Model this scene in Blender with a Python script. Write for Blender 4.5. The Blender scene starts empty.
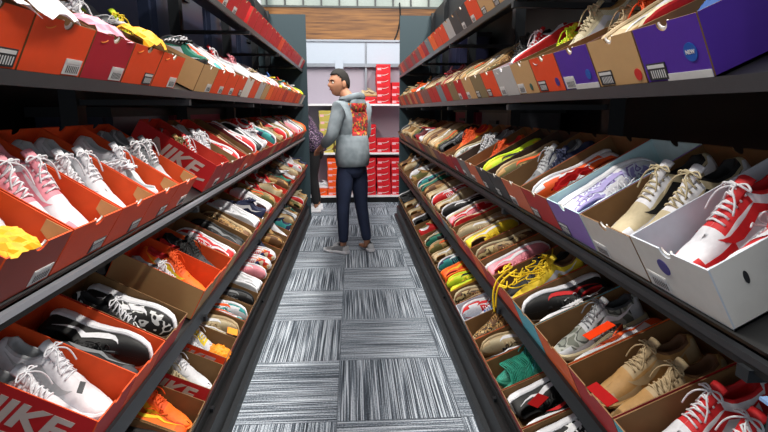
import bpy, bmesh, math, random
from mathutils import Vector, Matrix, Euler
random.seed(7)
PI=math.pi
S=bpy.context.scene
C=S.collection
def R(a): return math.radians(a)
def lerp(a,b,t): return a+(b-a)*t
def interp(tab,t):
    if t<=tab[0][0]: return tab[0][1]
    for (a,x),(b,y) in zip(tab,tab[1:]):
        if t<=b:
            k=(t-a)/(b-a) if b>a else 0
            k=k*k*(3-2*k)*.5+k*.5
            return x+(y-x)*k
    return tab[-1][1]

# ------------------------------------------------------------------ materials
MC={}
def lin(c):
    return tuple(((v/255)/12.92 if v/255<=.04045 else ((v/255+.055)/1.055)**2.4) for v in c)+(1,)
def mat(name,rgb,rough=.6,metal=0,noise=0,bump=0,scale=40,spec=.4):
    """plain coloured procedural material with a slight colour mottling; rgb is 0..255 sRGB"""
    if name in MC: return MC[name]
    m=bpy.data.materials.new(name); m.use_nodes=True
    nt=m.node_tree; b=nt.nodes['Principled BSDF']
    b.inputs['Roughness'].default_value=rough; b.inputs['Metallic'].default_value=metal
    b.inputs['Specular IOR Level'].default_value=spec
    c=lin(rgb)
    b.inputs['Base Color'].default_value=c
    tc=nt.nodes.new('ShaderNodeTexCoord')
    n=nt.nodes.new('ShaderNodeTexNoise'); n.inputs['Scale'].default_value=scale
    nt.links.new(tc.outputs['Object'],n.inputs['Vector'])
    mx=nt.nodes.new('ShaderNodeMix'); mx.data_type='RGBA'
    k=noise or .12
    mx.inputs[6].default_value=tuple(v*(1-k) for v in c[:3])+(1,)
    mx.inputs[7].default_value=tuple(min(1,v*(1+k)) for v in c[:3])+(1,)
    nt.links.new(n.outputs['Fac'],mx.inputs[0]); nt.links.new(mx.outputs[2],b.inputs['Base Color'])
    if bump:
        bp=nt.nodes.new('ShaderNodeBump'); bp.inputs['Strength'].default_value=bump; bp.inputs['Distance'].default_value=.004
        nt.links.new(n.outputs['Fac'],bp.inputs['Height']); nt.links.new(bp.outputs[0],b.inputs['Normal'])
    MC[name]=m; return m
def pattern(name,cols,scale=18,kind='voronoi',rough=.7,stretch=(1,1,1)):
    """patchy fabric: camouflage, snake skin, knit or woven prints"""
    if name in MC: return MC[name]
    m=bpy.data.materials.new(name); m.use_nodes=True
    nt=m.node_tree; b=nt.nodes['Principled BSDF']; b.inputs['Roughness'].default_value=rough
    tc=nt.nodes.new('ShaderNodeTexCoord'); mp=nt.nodes.new('ShaderNodeMapping'); mp.inputs['Scale'].default_value=stretch
    nt.links.new(tc.outputs['Object'],mp.inputs[0])
    if kind=='voronoi':
        n=nt.nodes.new('ShaderNodeTexVoronoi'); n.inputs['Scale'].default_value=scale; out=n.outputs['Color']
        sp=nt.nodes.new('ShaderNodeSeparateColor'); nt.links.new(out,sp.inputs[0]); out=sp.outputs[0]
    elif kind=='noise':
        n=nt.nodes.new('ShaderNodeTexNoise'); n.inputs['Scale'].default_value=scale; n.inputs['Detail'].default_value=1
        mr=nt.nodes.new('ShaderNodeMapRange'); mr.inputs[1].default_value=.32; mr.inputs[2].default_value=.68
        nt.links.new(n.outputs['Fac'],mr.inputs[0]); out=mr.outputs[0]
    else:
        n=nt.nodes.new('ShaderNodeTexWave'); n.inputs['Scale'].default_value=scale; n.inputs['Distortion'].default_value=2.5; n.inputs['Detail'].default_value=1; out=n.outputs['Fac']
    nt.links.new(mp.outputs[0],n.inputs['Vector'])
    cr=nt.nodes.new('ShaderNodeValToRGB'); cr.color_ramp.interpolation='CONSTANT'
    e=cr.color_ramp.elements
    while len(e)<len(cols): e.new(.5)
    for i,c in enumerate(cols): e[i].position=i/len(cols); e[i].color=lin(c)
    nt.links.new(out,cr.inputs[0]); nt.links.new(cr.outputs[0],b.inputs['Base Color'])
    MC[name]=m; return m

COL=dict(white=(214,214,220),cream=(184,170,138),black=(22,22,24),grey=(120,122,126),light_grey=(176,178,182),dark_grey=(56,58,62),
 red=(196,26,32),crimson=(158,20,34),orange=(226,84,20),bright_orange=(242,110,22),yellow=(226,196,40),neon=(200,226,40),tan=(168,128,76),
 brown=(104,70,44),olive=(104,100,54),green=(24,110,90),teal=(44,140,140),mint=(150,206,196),navy=(28,36,70),blue=(44,92,168),sky=(120,170,206),
 pink=(222,140,154),purple=(62,32,118),lavender=(170,160,214),maroon=(96,22,32),beige=(170,148,114),silver=(150,156,160),mauve=(120,84,92))
def cm(c): return mat('cloth_'+c,COL[c],.65,0,.15,.15,90)

# ------------------------------------------------------------------ mesh helpers
def obj(name,bm,mats,parent=None,smooth=False):
    me=bpy.data.meshes.new(name)
    bmesh.ops.recalc_face_normals(bm,faces=bm.faces)
    bm.to_mesh(me); bm.free()
    if not isinstance(mats,(list,tuple)): mats=[mats]
    for m in mats: me.materials.append(m)
    if smooth: me.polygons.foreach_set('use_smooth',[True]*len(me.polygons))
    o=bpy.data.objects.new(name,me); C.objects.link(o)
    if parent: o.parent=parent
    return o
def tag(o,label,cat,group=None,kind=None):
    if label: o['label']=label
    if cat: o['category']=cat
    if group: o['group']=group
    if kind: o['kind']=kind
    return o
def empty(name,loc=(0,0,0),rz=0):
    o=bpy.data.objects.new(name,None); C.objects.link(o); o.location=loc; o.rotation_euler=(0,0,rz); o.empty_display_size=.05
    return o
def box(bm,x0,x1,y0,y1,z0,z1,mi=0,M=None):
    v=[bm.verts.new((x,y,z)) for x in(x0,x1) for y in(y0,y1) for z in(z0,z1)]
    if M:
        for q in v: q.co=M@q.co
    for f in((0,1,3,2),(4,6,7,5),(0,4,5,1),(2,3,7,6),(0,2,6,4),(1,5,7,3)):
        fc=bm.faces.new([v[i] for i in f]); fc.material_index=mi
def prism(bm,pts,fn,t0,t1,mi=0,mi_in=None):
    """extrude a 2-D polygon between depths t0 and t1; fn(a,b,t)->xyz"""
    A=[bm.verts.new(fn(a,b,t0)) for a,b in pts]; B=[bm.verts.new(fn(a,b,t1)) for a,b in pts]
    f=bm.faces.new(A); f.material_index=mi
    f=bm.faces.new(B[::-1]); f.material_index=mi if mi_in is None else mi_in
    n=len(pts)
    for i in range(n):
        j=(i+1)%n
        f=bm.faces.new((A[i],B[i],B[j],A[j])); f.material_index=mi if mi_in is None else mi_in
def tube(bm,pts,r,n=6,mi=0,taper=None):
    pts=[Vector(p) for p in pts]; rings=[]
    up=Vector((0.13,.27,.95))
    for i,p in enumerate(pts):
        d=(pts[min(i+1,len(pts)-1)]-pts[max(i-1,0)])
        if d.length<1e-9: d=Vector((1,0,0))
        d.normalize(); a=d.cross(up)
        if a.length<.05: a=d.cross(Vector((1,0,0)))
        a.normalize(); b=d.cross(a)
        rr=r if taper is None else r*taper(i/(len(pts)-1))
        rings.append([bm.verts.new(p+rr*(math.cos(2*PI*k/n)*a+math.sin(2*PI*k/n)*b)) for k in range(n)])
    for A,B in zip(rings,rings[1:]):
        for k in range(n):
            f=bm.faces.new((A[k],A[(k+1)%n],B[(k+1)%n],B[k])); f.material_index=mi
    for q in(rings[0][::-1],rings[-1]):
        f=bm.faces.new(q); f.material_index=mi
def cat_rom(P,n):
    P=[Vector(p) for p in P]; out=[]
    Q=[P[0]]+P+[P[-1]]
    for i in range(1,len(Q)-2):
        for k in range(n):
            t=k/n; a,b,c,d=Q[i-1:i+3]
            out.append(.5*((2*b)+(c-a)*t+(2*a-5*b+4*c-d)*t*t+(-a+3*b-3*c+d)*t**3))
    out.append(P[-1]); return out
def text_mesh(txt,size,shear=.25,bold=.02,depth=.0004):
    cu=bpy.data.curves.new('lettering','FONT'); cu.body=txt; cu.size=size; cu.shear=shear; cu.offset=bold*size; cu.extrude=depth
    cu.align_x='CENTER'; cu.align_y='CENTER'
    o=bpy.data.objects.new('lettering',cu); C.objects.link(o)
    dg=bpy.context.evaluated_depsgraph_get(); me=bpy.data.meshes.new_from_object(o.evaluated_get(dg))
    bpy.data.objects.remove(o); bpy.data.curves.remove(cu); return me

# ------------------------------------------------------------------ camera
cam=bpy.data.cameras.new('camera'); co=bpy.data.objects.new('camera',cam); C.objects.link(co); S.camera=co
cam.sensor_width=36; cam.lens=505/768*36; cam.clip_start=.02
co.location=(0,0,1.36)
th=math.atan(106/505); ps=math.atan(32*math.cos(th)/505)
co.rotation_euler=(PI/2-th,0,-ps)

# ------------------------------------------------------------------ setting
def floor_mat():
    m=bpy.data.materials.new('carpet_tiles'); m.use_nodes=True; nt=m.node_tree; N=nt.nodes; L=nt.links
    b=N['Principled BSDF']; b.inputs['Roughness'].default_value=.95; b.inputs['Specular IOR Level'].default_value=.1
    tc=N.new('ShaderNodeTexCoord'); sp=N.new('ShaderNodeSeparateXYZ'); L.new(tc.outputs['Object'],sp.inputs[0])
    def ma(op,a,bv=None,c=None):
        n=N.new('ShaderNodeMath'); n.operation=op
        for i,v in enumerate((a,bv,c)):
            if v is None: continue
            if hasattr(v,'links'): L.new(v,n.inputs[i])
            else: n.inputs[i].default_value=v
        return n.outputs[0]
    u=ma('DIVIDE',ma('ADD',sp.outputs[0],.085),.5617); v=ma('DIVIDE',ma('ADD',sp.outputs[1],-2.026+5.617),.5617)
    iu=ma('FLOOR',u); iv=ma('FLOOR',v)
    par=ma('FLOORED_MODULO',ma('ADD',iu,iv),2.0)      # 0/1
    # column 0, row of Y 2.03..2.6: stripes along Y
    def stripes(across,along):
        cb=N.new('ShaderNodeCombineXYZ'); L.new(ma('MULTIPLY',across,125.0),cb.inputs[0]); L.new(ma('MULTIPLY',along,1.0),cb.inputs[1])
        L.new(ma('ADD',ma('MULTIPLY',iu,7.31),ma('MULTIPLY',iv,3.17)),cb.inputs[2])
        n=N.new('ShaderNodeTexNoise'); n.inputs['Scale'].default_value=1; n.inputs['Detail'].default_value=1.5; n.inputs['Roughness'].default_value=.6
        L.new(cb.outputs[0],n.inputs['Vector']); return n.outputs['Fac']
    a=stripes(u,v); c=stripes(v,u)
    mx=N.new('ShaderNodeMix'); L.new(par,mx.inputs[0]); L.new(a,mx.inputs[2]); L.new(c,mx.inputs[3])
    fine=N.new('ShaderNodeTexNoise'); fine.inputs['Scale'].default_value=160; L.new(tc.outputs['Object'],fine.inputs['Vector'])
    s=ma('ADD',mx.outputs[0],ma('MULTIPLY',ma('SUBTRACT',fine.outputs['Fac'],.5),.35))
    cr=N.new('ShaderNodeValToRGB'); e=cr.color_ramp.elements
    e[0].position=.38; e[0].color=lin((50,56,64)); e[1].position=.62; e[1].color=lin((190,198,208))
    k=e.new(.47); k.color=lin((84,92,102)); k=e.new(.53); k.color=lin((122,131,142))
    L.new(s,cr.inputs[0])
    # dark seams between tiles
    fu=ma('FRACT',u); fv=ma('FRACT',v)
    du=ma('MINIMUM',fu,ma('SUBTRACT',1.0,fu)); dv=ma('MINIMUM',fv,ma('SUBTRACT',1.0,fv))
    seam=ma('LESS_THAN',ma('MINIMUM',du,dv),.006)
    mm=N.new('ShaderNodeMix'); mm.data_type='RGBA'; L.new(ma('MULTIPLY',seam,.6),mm.inputs[0]); L.new(cr.outputs[0],mm.inputs[6]); mm.inputs[7].default_value=lin((70,76,84))
    L.new(mm.outputs[2],b.inputs['Base Color'])
    bp=N.new('ShaderNodeBump'); bp.inputs['Strength'].default_value=.4; bp.inputs['Distance'].default_value=.004; L.new(s,bp.inputs['Height']); L.new(bp.outputs[0],b.inputs['Normal'])
    return m
bm=bmesh.new(); box(bm,-5,5,-2.5,9.1,-.05,0)
tag(obj('floor',bm,floor_mat()),'grey striped carpet tiles laid in alternating directions','floor',kind='structure')
def wood_mat():
    m=bpy.data.materials.new('varnished_boards'); m.use_nodes=True; nt=m.node_tree; N=nt.nodes; L=nt.links
    b=N['Principled BSDF']; b.inputs['Roughness'].default_value=.5
    tc=N.new('ShaderNodeTexCoord'); mp=N.new('ShaderNodeMapping'); mp.inputs['Scale'].default_value=(1.2,1,22)
    L.new(tc.outputs['Object'],mp.inputs[0]); n=N.new('ShaderNodeTexNoise'); n.inputs['Scale'].default_value=1.6; n.inputs['Detail'].default_value=4
    L.new(mp.outputs[0],n.inputs['Vector']); cr=N.new('ShaderNodeValToRGB'); e=cr.color_ramp.elements
    e[0].position=.3; e[0].color=lin((96,54,20)); e[1].position=.7; e[1].color=lin((176,118,56))
    L.new(n.outputs['Fac'],cr.inputs[0]); L.new(cr.outputs[0],b.inputs['Base Color']); return m
bm=bmesh.new(); box(bm,-5,5,9,9.1,0,3.03)
tag(obj('wall_back',bm,wood_mat()),'back wall clad in brown horizontal wooden boards','wall',kind='structure')
m=mat('window_frosted',(176,190,180),.25); bm=bmesh.new(); box(bm,-5,5,9.03,9.07,3.03,3.7)
w=tag(obj('window_1',bm,m),'pale band of high windows above the wooden wall','window',kind='structure')
bm=bmesh.new()
for i in range(34): box(bm,-5+i*.3,-4.975+i*.3,8.99,9.03,3.03,3.7)
box(bm,-5,5,8.98,9.03,3.03,3.06)
obj('window_frame',bm,mat('frame_grey',(96,100,98),.5),w)
for i,x in enumerate((-1.40,1.60)):
    bm=bmesh.new(); box(bm,x-.045,x+.045,8.2,8.29,0,3.7)
    tag(obj('trim_%d'%(i+1),bm,mat('post_white',(226,230,234),.4)),'white square post behind the end of the rack','post',kind='structure')
# hanging black cable on the wood
bm=bmesh.new(); X0=.80
tube(bm,cat_rom([(X0+.02,8.985,3.12),(X0+.03,8.985,2.9),(X0+.0,8.985,2.7),(X0-.07,8.985,2.52),(X0-.16,8.985,2.4)],6),.012,6)
tag(obj('hanging_cable',bm,mat('cable_black',(16,16,16),.5)),'black cable hanging against the wooden back wall','cable')

# ------------------------------------------------------------------ display racks
M_black=mat('rack_black',(20,21,23),.45,.2,.1); M_rail=mat('rail_grey',(128,130,138),.35,0,.1); M_dark=mat('rack_charcoal',(30,33,37),.5,.2)
M_railD=mat('rail_dark',(56,58,62),.35,.5,.1)
M_teal=mat('end_panel_slate',(40,58,66),.6,0,.05)
SHZ={1:1.80,2:1.41,3:1.035,4:.60,5:.20}
TAU={(-1,1):27,(-1,2):27,(-1,3):33,(-1,4):28,(-1,5):25,(1,1):27,(1,2):25,(1,3):30,(1,4):25,(1,5):24}
Y0,Y1=.2,6.4
def shz(s,k):
    z=SHZ[k]
    if k==2 and s<0: z+=.016
    if k==3 and s>0: z-=.022
    if k==1: z+= .035 if s<0 else -.03
    return z
def frame(s,k,Y):
    """matrix: local x into the shelf, y along the aisle, z up out of the tray; origin at tray's front edge"""
    return Matrix.Translation((s*.6,Y,shz(s,k)))@(Matrix.Rotation(PI if s<0 else 0,4,'Z')@Matrix.Rotation(-R(TAU[(s,k)]),4,'Y'))
for s in(-1,1):
    side='left' if s<0 else 'right'
    r=empty('display_rack',(s*.6,3.3,0))
    tag(r,'long black sloping-shelf shoe rack along the %s side of the aisle'%side,'rack','shoe racks along the aisle')
    o0=Matrix.Translation((-s*.6,-3.3,0))
    def part(name,bm,m,parent=r,M=o0):
        bmesh.ops.transform(bm,matrix=M,verts=bm.verts); return obj(name,bm,m,parent)
    def bx(*a):
        x0,x1=sorted((s*a[0],s*a[1])); bm=bmesh.new(); box(bm,x0,x1,*a[2:]); return bm
    b=bx(.56,.60,Y0,Y1,.0,.155); part('plinth',b,M_black)
    bm=bmesh.new(); x0,x1=sorted((s*.535,s*.56)); box(bm,x0,x1,Y0,Y1,0,.05); part('kick_strip',bm,M_dark)
    part('top_board',bx(1.0,1.46,Y0,Y1,2.49,2.51),M_black)  # added cover board that keeps lamp light off the rear bins
    part('back_panel',bx(1.43,1.46,Y0,Y1,.0,2.55),M_black)
    part('header_panel',bx(1.0,1.03,Y0,Y1,2.2,2.49),M_dark)
    part('end_panel',bx(.54 if s<0 else .59,1.01,Y1,Y1+.03,0.0,2.47),M_teal)
    part('end_panel',bx(1.01,1.46,Y1,Y1+.03,0.0,2.40),M_teal)
    ups=[1.9,3.1,4.3,5.5,6.35] if s<0 else [.66,1.9,3.1,4.3,5.5,6.35]
    for y in ups:
        part('upright',bx(.96,1.02,y-.03,y+.03,0,2.49),M_dark)
    for z in(.95,1.72): part('rear_ledge',bx(1.03,1.43,Y0,Y1,z-.02,z),M_black)
    for k in range(1,6):
        F=frame(s,k,0)
        bm=bmesh.new(); box(bm,0,.36,Y0,Y1,-.012,-.002)
        for v in bm.verts: v.co=Vector((v.co.x,(-v.co.y if s<0 else v.co.y),v.co.z))
        bmesh.ops.transform(bm,matrix=F,verts=bm.verts)
        sh=part('shelf',bm,M_black)
        z=shz(s,k)
        if k==3: ra=[(z-.035,z-.023,.012,M_black),(z-.023,z-.011,.014,M_rail if s<0 else M_railD)]
        elif k in(1,2): ra=[(z-.024,z+.003,.010,M_railD)]
        elif k==4: ra=[(z-.045,z+.005,.010,M_railD if s<0 else M_black)]
        else: ra=[(z-.045,z+.0,.008,M_black)]
        for za,zb,t,mm in ra:
            part('price_rail',bx(.6-t,.6,Y0,Y1,za,zb),mm,sh)
        for y in ups[:-1]:
            part('bracket',bx(.58,.98,y-.012,y+.012,z-.05,z-.03),M_dark,sh)
    if s>0:
        bm=bx(.575,.625,.545,.60,0,2.3); part('front_post',bm,mat('post_dark',(52,56,62),.4,.4))
        for z in(.78,.955):
            t=part('post_clip',bx(.575,.60,.60,.618,z,z+.005),mat('clip_blue',(130,160,205),.3,.2))
# ------------------------------------------------------------------ shoeboxes
def wall_poly(w,h,notch=True,r=.017):
    p=[(-w/2,0),(w/2,0),(w/2,h)]
    if notch:
        p+= [(r*math.cos(a),h-r*.95*math.sin(a)) for a in [i*PI/8 for i in range(9)]]
    p.append((-w/2,h)); return p
BOXM={}
def box_mesh(w,L,h,flap):
    key=(w,L,h,flap)
    if key in BOXM: return BOXM[key]
    bm=bmesh.new(); t=.003
    box(bm,0,L,-w/2,w/2,0,t,1)
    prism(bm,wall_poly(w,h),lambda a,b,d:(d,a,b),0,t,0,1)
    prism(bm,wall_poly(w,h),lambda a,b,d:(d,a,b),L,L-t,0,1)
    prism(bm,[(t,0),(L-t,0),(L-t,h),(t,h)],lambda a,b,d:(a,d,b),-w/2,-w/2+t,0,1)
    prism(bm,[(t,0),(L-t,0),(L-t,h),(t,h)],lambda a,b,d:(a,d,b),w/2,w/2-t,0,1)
    if flap:
        for y in(-1,1):
            prism(bm,[(t,h-.055),(.05,h-.03),(.05,h-.004),(t,h-.002)],lambda a,b,d:(a,d,b),y*(w/2-t),y*(w/2-t-.002),2)
    bmesh.ops.recalc_face_normals(bm,faces=bm.faces)
    me=bpy.data.meshes.new('shoebox'); bm.to_mesh(me); bm.free()
    for i in range(3): me.materials.append(mat('kraft',(168,128,80),.8))
    BOXM[key]=me; return me
def setm(o,i,m):
    o.material_slots[i].link='OBJECT'; o.material_slots[i].material=m
BCOL=dict(orange_red=(226,72,26),orange=(240,100,28),red=(186,26,30),crimson=(170,24,44),purple=(74,34,150),tan=(190,152,104),kraft=(176,138,90),
  white=(214,210,204),grey=(128,128,128),dark_grey=(58,60,62),black=(26,26,28),lavender=(140,110,190),mauve=(128,84,84),olive_tan=(128,112,78),blue_grey=(110,132,142),
  salmon=(214,110,74),cyan=(90,184,204),pale_grey=(176,176,176),brown_red=(150,56,44))
NICE=dict(orange_red='orange-red',olive_tan='olive tan',blue_grey='blue-grey',pale_grey='pale grey',dark_grey='dark grey',light_grey='light grey',bright_orange='bright orange',brown_red='brownish red')
def nice(c): return NICE.get(c,c.replace('_',' '))
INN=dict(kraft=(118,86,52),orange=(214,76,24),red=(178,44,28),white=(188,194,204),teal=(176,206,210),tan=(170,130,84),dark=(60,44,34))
M_lab=mat('label_white',(205,205,205),.5); M_ink=mat('label_ink',(40,40,44),.5)
def label_part(parent,w,h,s,dark):
    bm=bmesh.new()
    y0=-w/2+.008 if s<0 else w/2-.008; d=1 if s<0 else -1
    # local +y is world -Y on the left rack, world +Y on the right: keep the label at the far/near edge as seen
    a,b=sorted((y0,y0+d*.062)); box(bm,-.0012,-.0002,a,b,.006,.040,1 if dark else 0)
    box(bm,-.0016,-.0012,a+.004,b-.004,.030,.037,0)
    for i in range(7): box(bm,-.0016,-.0012,a+.006+i*.007,a+.009+i*.007,.010,.026,0 if dark else 1)
    return obj('size_label',bm,[M_lab,M_ink],parent)
def disc_part(name,parent,cy,cz,r,m,txt=None):
    bm=bmesh.new()
    prism(bm,[(cy+r*math.cos(a),cz+r*math.sin(a)) for a in [i*PI/12 for i in range(24)]],lambda a,b,d:(d,a,b),-.0012,-.0002)
    if txt:
        me=text_mesh(txt,r*.62,0,.03,.0002); b2=bmesh.new(); b2.from_mesh(me)
        for f in b2.faces: f.material_index=1
        Mx=Matrix(((0,0,-1,-.0015),(-1,0,0,cy),(0,1,0,cz),(0,0,0,1)))
        bmesh.ops.transform(b2,matrix=Mx,verts=b2.verts)
        me2=bpy.data.meshes.new('t'); b2.to_mesh(me2); b2.free(); bm.from_mesh(me2)
    return obj(name,bm,[m,M_lab],parent)
def swoosh_pts(L,h,n=14):
    """flat tick emblem outline, L long, h high, centred"""
    top=[];bot=[]
    for i in range(n+1):
        t=i/n
        # lower edge: hook then long sweep
        x=-L/2+L*t
        yb=h*(-.5+ (1.15*(t-.22)**2*(1.0 if t>.22 else 6.0)))
        yt=h*(-.5+ (1.35*(t-.17)**2*(1.0 if t>.17 else 9)) + .30*(1-t)*(min(1,t/.12)))
        bot.append((x,yb)); top.append((x,max(yt,yb+.002*h)))
    return bot+top[::-1]
ORD=['first','second','third','fourth','fifth','sixth','seventh','eighth','ninth','tenth','eleventh','twelfth','thirteenth','fourteenth','fifteenth','sixteenth','seventeenth','eighteenth','nineteenth','twentieth','twenty-first','twenty-second','twenty-third','twenty-fourth','twenty-fifth','twenty-sixth','twenty-seventh','twenty-eighth','twenty-ninth','thirtieth','thirty-first']
SHN={1:'top',2:'second',3:'middle',4:'fourth',5:'lowest'}
def shoebox(s,k,ya,yb,out,inn,idx,h=.112,L=.335,near=False,dark=False,flap=False,lift=0):
    w=round(yb-ya-.006,3)
    me=box_mesh(w,L,h,flap)
    o=bpy.data.objects.new('shoebox',me); C.objects.link(o)
    cy=(ya+yb)/2
    F=frame(s,k,cy)@Matrix.Translation((.004,0,.001+lift))
    o.matrix_world=F; o.location=F.translation; o.rotation_euler=F.to_euler()
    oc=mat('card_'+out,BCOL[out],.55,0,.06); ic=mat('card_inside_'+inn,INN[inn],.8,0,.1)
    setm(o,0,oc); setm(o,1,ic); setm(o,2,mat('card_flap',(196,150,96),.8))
    side='left' if s<0 else 'right'
    tag(o,'open %s shoebox, %s from the camera on the %s rack\'s %s shelf'%(nice(out),ORD[idx],side,SHN[k]),'shoebox','open shoeboxes on the racks')
    if near:
        label_part(o,w,h,s,dark)
        bm=bmesh.new()
        P=[(.016*math.cos(a),h-.001-.017*math.sin(a)) for a in [i*PI/8 for i in range(9)]]
        Q=[(.013*math.cos(a),h+.001-.011*math.sin(a)) for a in [i*PI/8 for i in range(8,-1,-1)]]
        prism(bm,P+Q,lambda a,b,d:(d,a,b),.003,.006)
        obj('thumb_tab',bm,mat('card_edge_white',(236,232,226),.6),o)
    return o,F,w
# ------------------------------------------------------------------ sneakers
LEN=.285
def make_shoe_meshes(kind):
    """kind: runner, court, high, slim -> dict part -> mesh; toe at +x, sole down, medial +y"""
    P=dict(runner=(.098,.088,.104,.044,.034,.022,1.0),court=(.092,.080,.100,.046,.026,.020,1.0),chunky=(.104,.090,.112,.050,.040,.028,1.02),high=(.128,.120,.134,.048,.028,.022,1.0),slim=(.082,.068,.088,.040,.022,.016,.93))[kind]
    heel,col,thr,toe,sh,st,wk=P
    W=[(0,.024),(.04,.030),(.15,.033),(.35,.032),(.5,.036),(.68,.0435),(.82,.042),(.92,.034),(.98,.019),(1,.006)]
    off=[(0,0),(.4,-.003),(.65,.001),(.85,.004),(1,.006)]
    zs=lambda t: interp([(0,sh),(.3,sh*.92),(.7,st),(.9,st+.003),(1,st+.010)],t)
    zb=lambda t: interp([(0,.005),(.06,0),(.72,0),(.9,.006),(1,.018)],t)
    top=lambda t: interp([(0,heel-.004),(.05,heel),(.16,col),(.26,col+.002),(.36,thr),(.48,thr-.014),(.62,toe+.026),(.74,toe+.010),(.88,toe),(.96,toe-.008),(1,st+.012)],t)
    opn=lambda t: max(0,min(1,(t-.035)/.03))*max(0,min(1,(.37-t)/.05))
    w=lambda t: interp(W,t)*wk
    def side(t,v,sg,o=0):
        """outer skin point, v 0 at sole, 1 at the top line"""
        ww=w(t); z0=zs(t)-.003; z1=top(t)
        cl=opn(t)
        a=v*PI/2
        y_closed=ww*math.cos(a)**.75 if v<1 else 0; z_closed=z0+(z1-z0)*math.sin(a)**.85
        y_open=ww*(1-.34*v**1.4)+.002*math.sin(v*PI); z_open=z0+(z1-z0)*v
        y=lerp(y_closed,y_open,cl); z=lerp(z_closed,z_open,cl)
        return Vector((t*LEN,interp(off,t)+sg*(y+o),z+o*.4))
    NS=30; TT=[ (i/NS)**1.0 for i in range(NS+1)]
    bm=bmesh.new(); rings=[]
    NV=8
    for t in TT:
        cl=opn(t); ring=[]
        for sg in(1,-1):
            pts=[side(t,j/NV,sg) for j in range(NV+1)]
            # inner lining points
            inn=[]
            for j,(fy,fz) in enumerate(((.56,.97),(.52,.6),(.5,.15))):
                z0=zs(t)+.004; zi=lerp(top(t),lerp(z0,top(t),fz),cl); yi=w(t)*fy*cl*(.95)
                inn.append(Vector((t*LEN,interp(off,t)+sg*yi,zi)))
            if cl<=0: inn=[Vector((t*LEN,interp(off,t)+sg*.0001*(3-j),top(t))) for j in range(3)]
            ring.append(pts+inn)
        full=ring[0]+ring[1][::-1]
        rings.append([bm.verts.new(p) for p in full])
    n=len(rings[0])
    for i,(A,B) in enumerate(zip(rings,rings[1:])):
        t=(TT[i]+TT[i+1])/2
        for j in range(n-1):
            jj=j if j<n//2 else n-2-j
            f=bm.faces.new((A[j],B[j],B[j+1],A[j+1])); f.smooth=True
            v=(jj+.5)/NV
            mi=0
            if jj>=NV: mi=2 if opn(t)>.02 else 0
            elif t>.84 and v<.62: mi=1
            elif t<.13 and v<.75: mi=1
            elif .36<t<.62 and v>.52: mi=1
            elif t>.6 and v<.2: mi=1
            elif .05<t<.38 and v>.86: mi=2
            f.material_index=mi
    for q in(rings[0],rings[-1]):
        f=bm.faces.new(q); f.material_index=1
    bmesh.ops.remove_doubles(bm,verts=bm.verts,dist=.0003)
    D={}
    def fin(name,bm,nm,smooth=True):
        bmesh.ops.recalc_face_normals(bm,faces=bm.faces)
        me=bpy.data.meshes.new(name); bm.to_mesh(me); bm.free()
        for i in range(nm): me.materials.append(None)
        if smooth: me.polygons.foreach_set('use_smooth',[True]*len(me.polygons))
        D[name]=me
    fin('upper',bm,3)
    # sole
    bm=bmesh.new(); rr=[]
    T2=[i/26 for i in range(27)]
    for t in T2:
        row=[]
        e=.0035 if 0<t<1 else .001
        x=t*LEN+( -.006*(1-t/.06) if t<.06 else (.005*(t-.94)/.06 if t>.94 else 0))
        for (fz,fo) in((0,-.004),(.12,.001),(.5,.003),(.9,.002),(1.08,-.002)):
            z=lerp(zb(t),zs(t),fz)
            row.append((x,w(t)+e+fo+.001,z))
        o=interp(off,t)
        rr.append([bm.verts.new((p[0],o+p[1],p[2])) for p in row]+[bm.verts.new((p[0],o-p[1],p[2])) for p in row[::-1]])
    m=len(rr[0])
    for A,B in zip(rr,rr[1:]):
        for j in range(m):
            f=bm.faces.new((A[j],A[(j+1)%m],B[(j+1)%m],B[j]))
            f.material_index=1 if j in(0,m-2,m-1) else 0
    for q in(rr[0],rr[-1]): bm.faces.new(q)
    fin('sole',bm,2,False)
    # tongue
    bm=bmesh.new(); tr=[]
    for i in range(7):
        t=lerp(.56,.30,i/6); up=lerp(.001,.020,(i/6)**1.3); hw=lerp(.012,.020,i/6)
        zc=interp([(.30,thr+.002),(.36,thr),(.48,thr-.014),(.62,toe+.026)],t)+up
        tr.append([(t*LEN,hw*y,zc-.006*y*y*1.2) for y in(-1,-.5,0,.5,1)])
    for dz in(0,): 
        g=[[bm.verts.new((a,b,c)) for a,b,c in q] for q in tr]; h_=[[bm.verts.new((a-.003,b,c-.004)) for a,b,c in q] for q in tr]
    for G in(g,h_):
        for A,B in zip(G,G[1:]):
            for j in range(4): bm.faces.new((A[j],A[j+1],B[j+1],B[j]))
    for A,B in((g[0],h_[0]),(g[-1],h_[-1])):
        for j in range(4): bm.faces.new((A[j],B[j],B[j+1],A[j+1]))
    for c in(0,4):
        for i in range(6): bm.faces.new((g[i][c],g[i+1][c],h_[i+1][c],h_[i][c]))
    fin('tongue',bm,1)
    # laces
    bm=bmesh.new()
    for i in range(6):
        t=.38+i*.042
        A=side(t,.70,1,.002); B=side(t,.70,-1,.002); A2=side(t+.0,.86,1,.004); B2=side(t,.86,-1,.004); Mid=Vector((t*LEN,interp(off,t),top(t)+.006+ (.008 if t<.45 else 0)))
        tube(bm,[A,A2,Mid,B2,B],.0024,5)
        if i<5:
            A3=side(t+.042,.86,-1,.004); tube(bm,[A2,Mid+Vector((.006,0,.001)),A3],.0022,5)
    t=.37; o=Vector((t*LEN,0,top(t)+.012))
    for sg in(1,-1):
        tube(bm,cat_rom([o,o+Vector((.008,sg*.018,.008)),o+Vector((.004,sg*.034,-.006)),o+Vector((-.004,sg*.02,.002)),o],5),.0022,5)
        tube(bm,cat_rom([o,o+Vector((.02,sg*.014,.003)),o+Vector((.034,sg*.03,-.012)),o+Vector((.05,sg*.036,-.03))],4),.0020,5)
    fin('laces',bm,1)
    # emblem on both flanks
    bm=bmesh.new()
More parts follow.
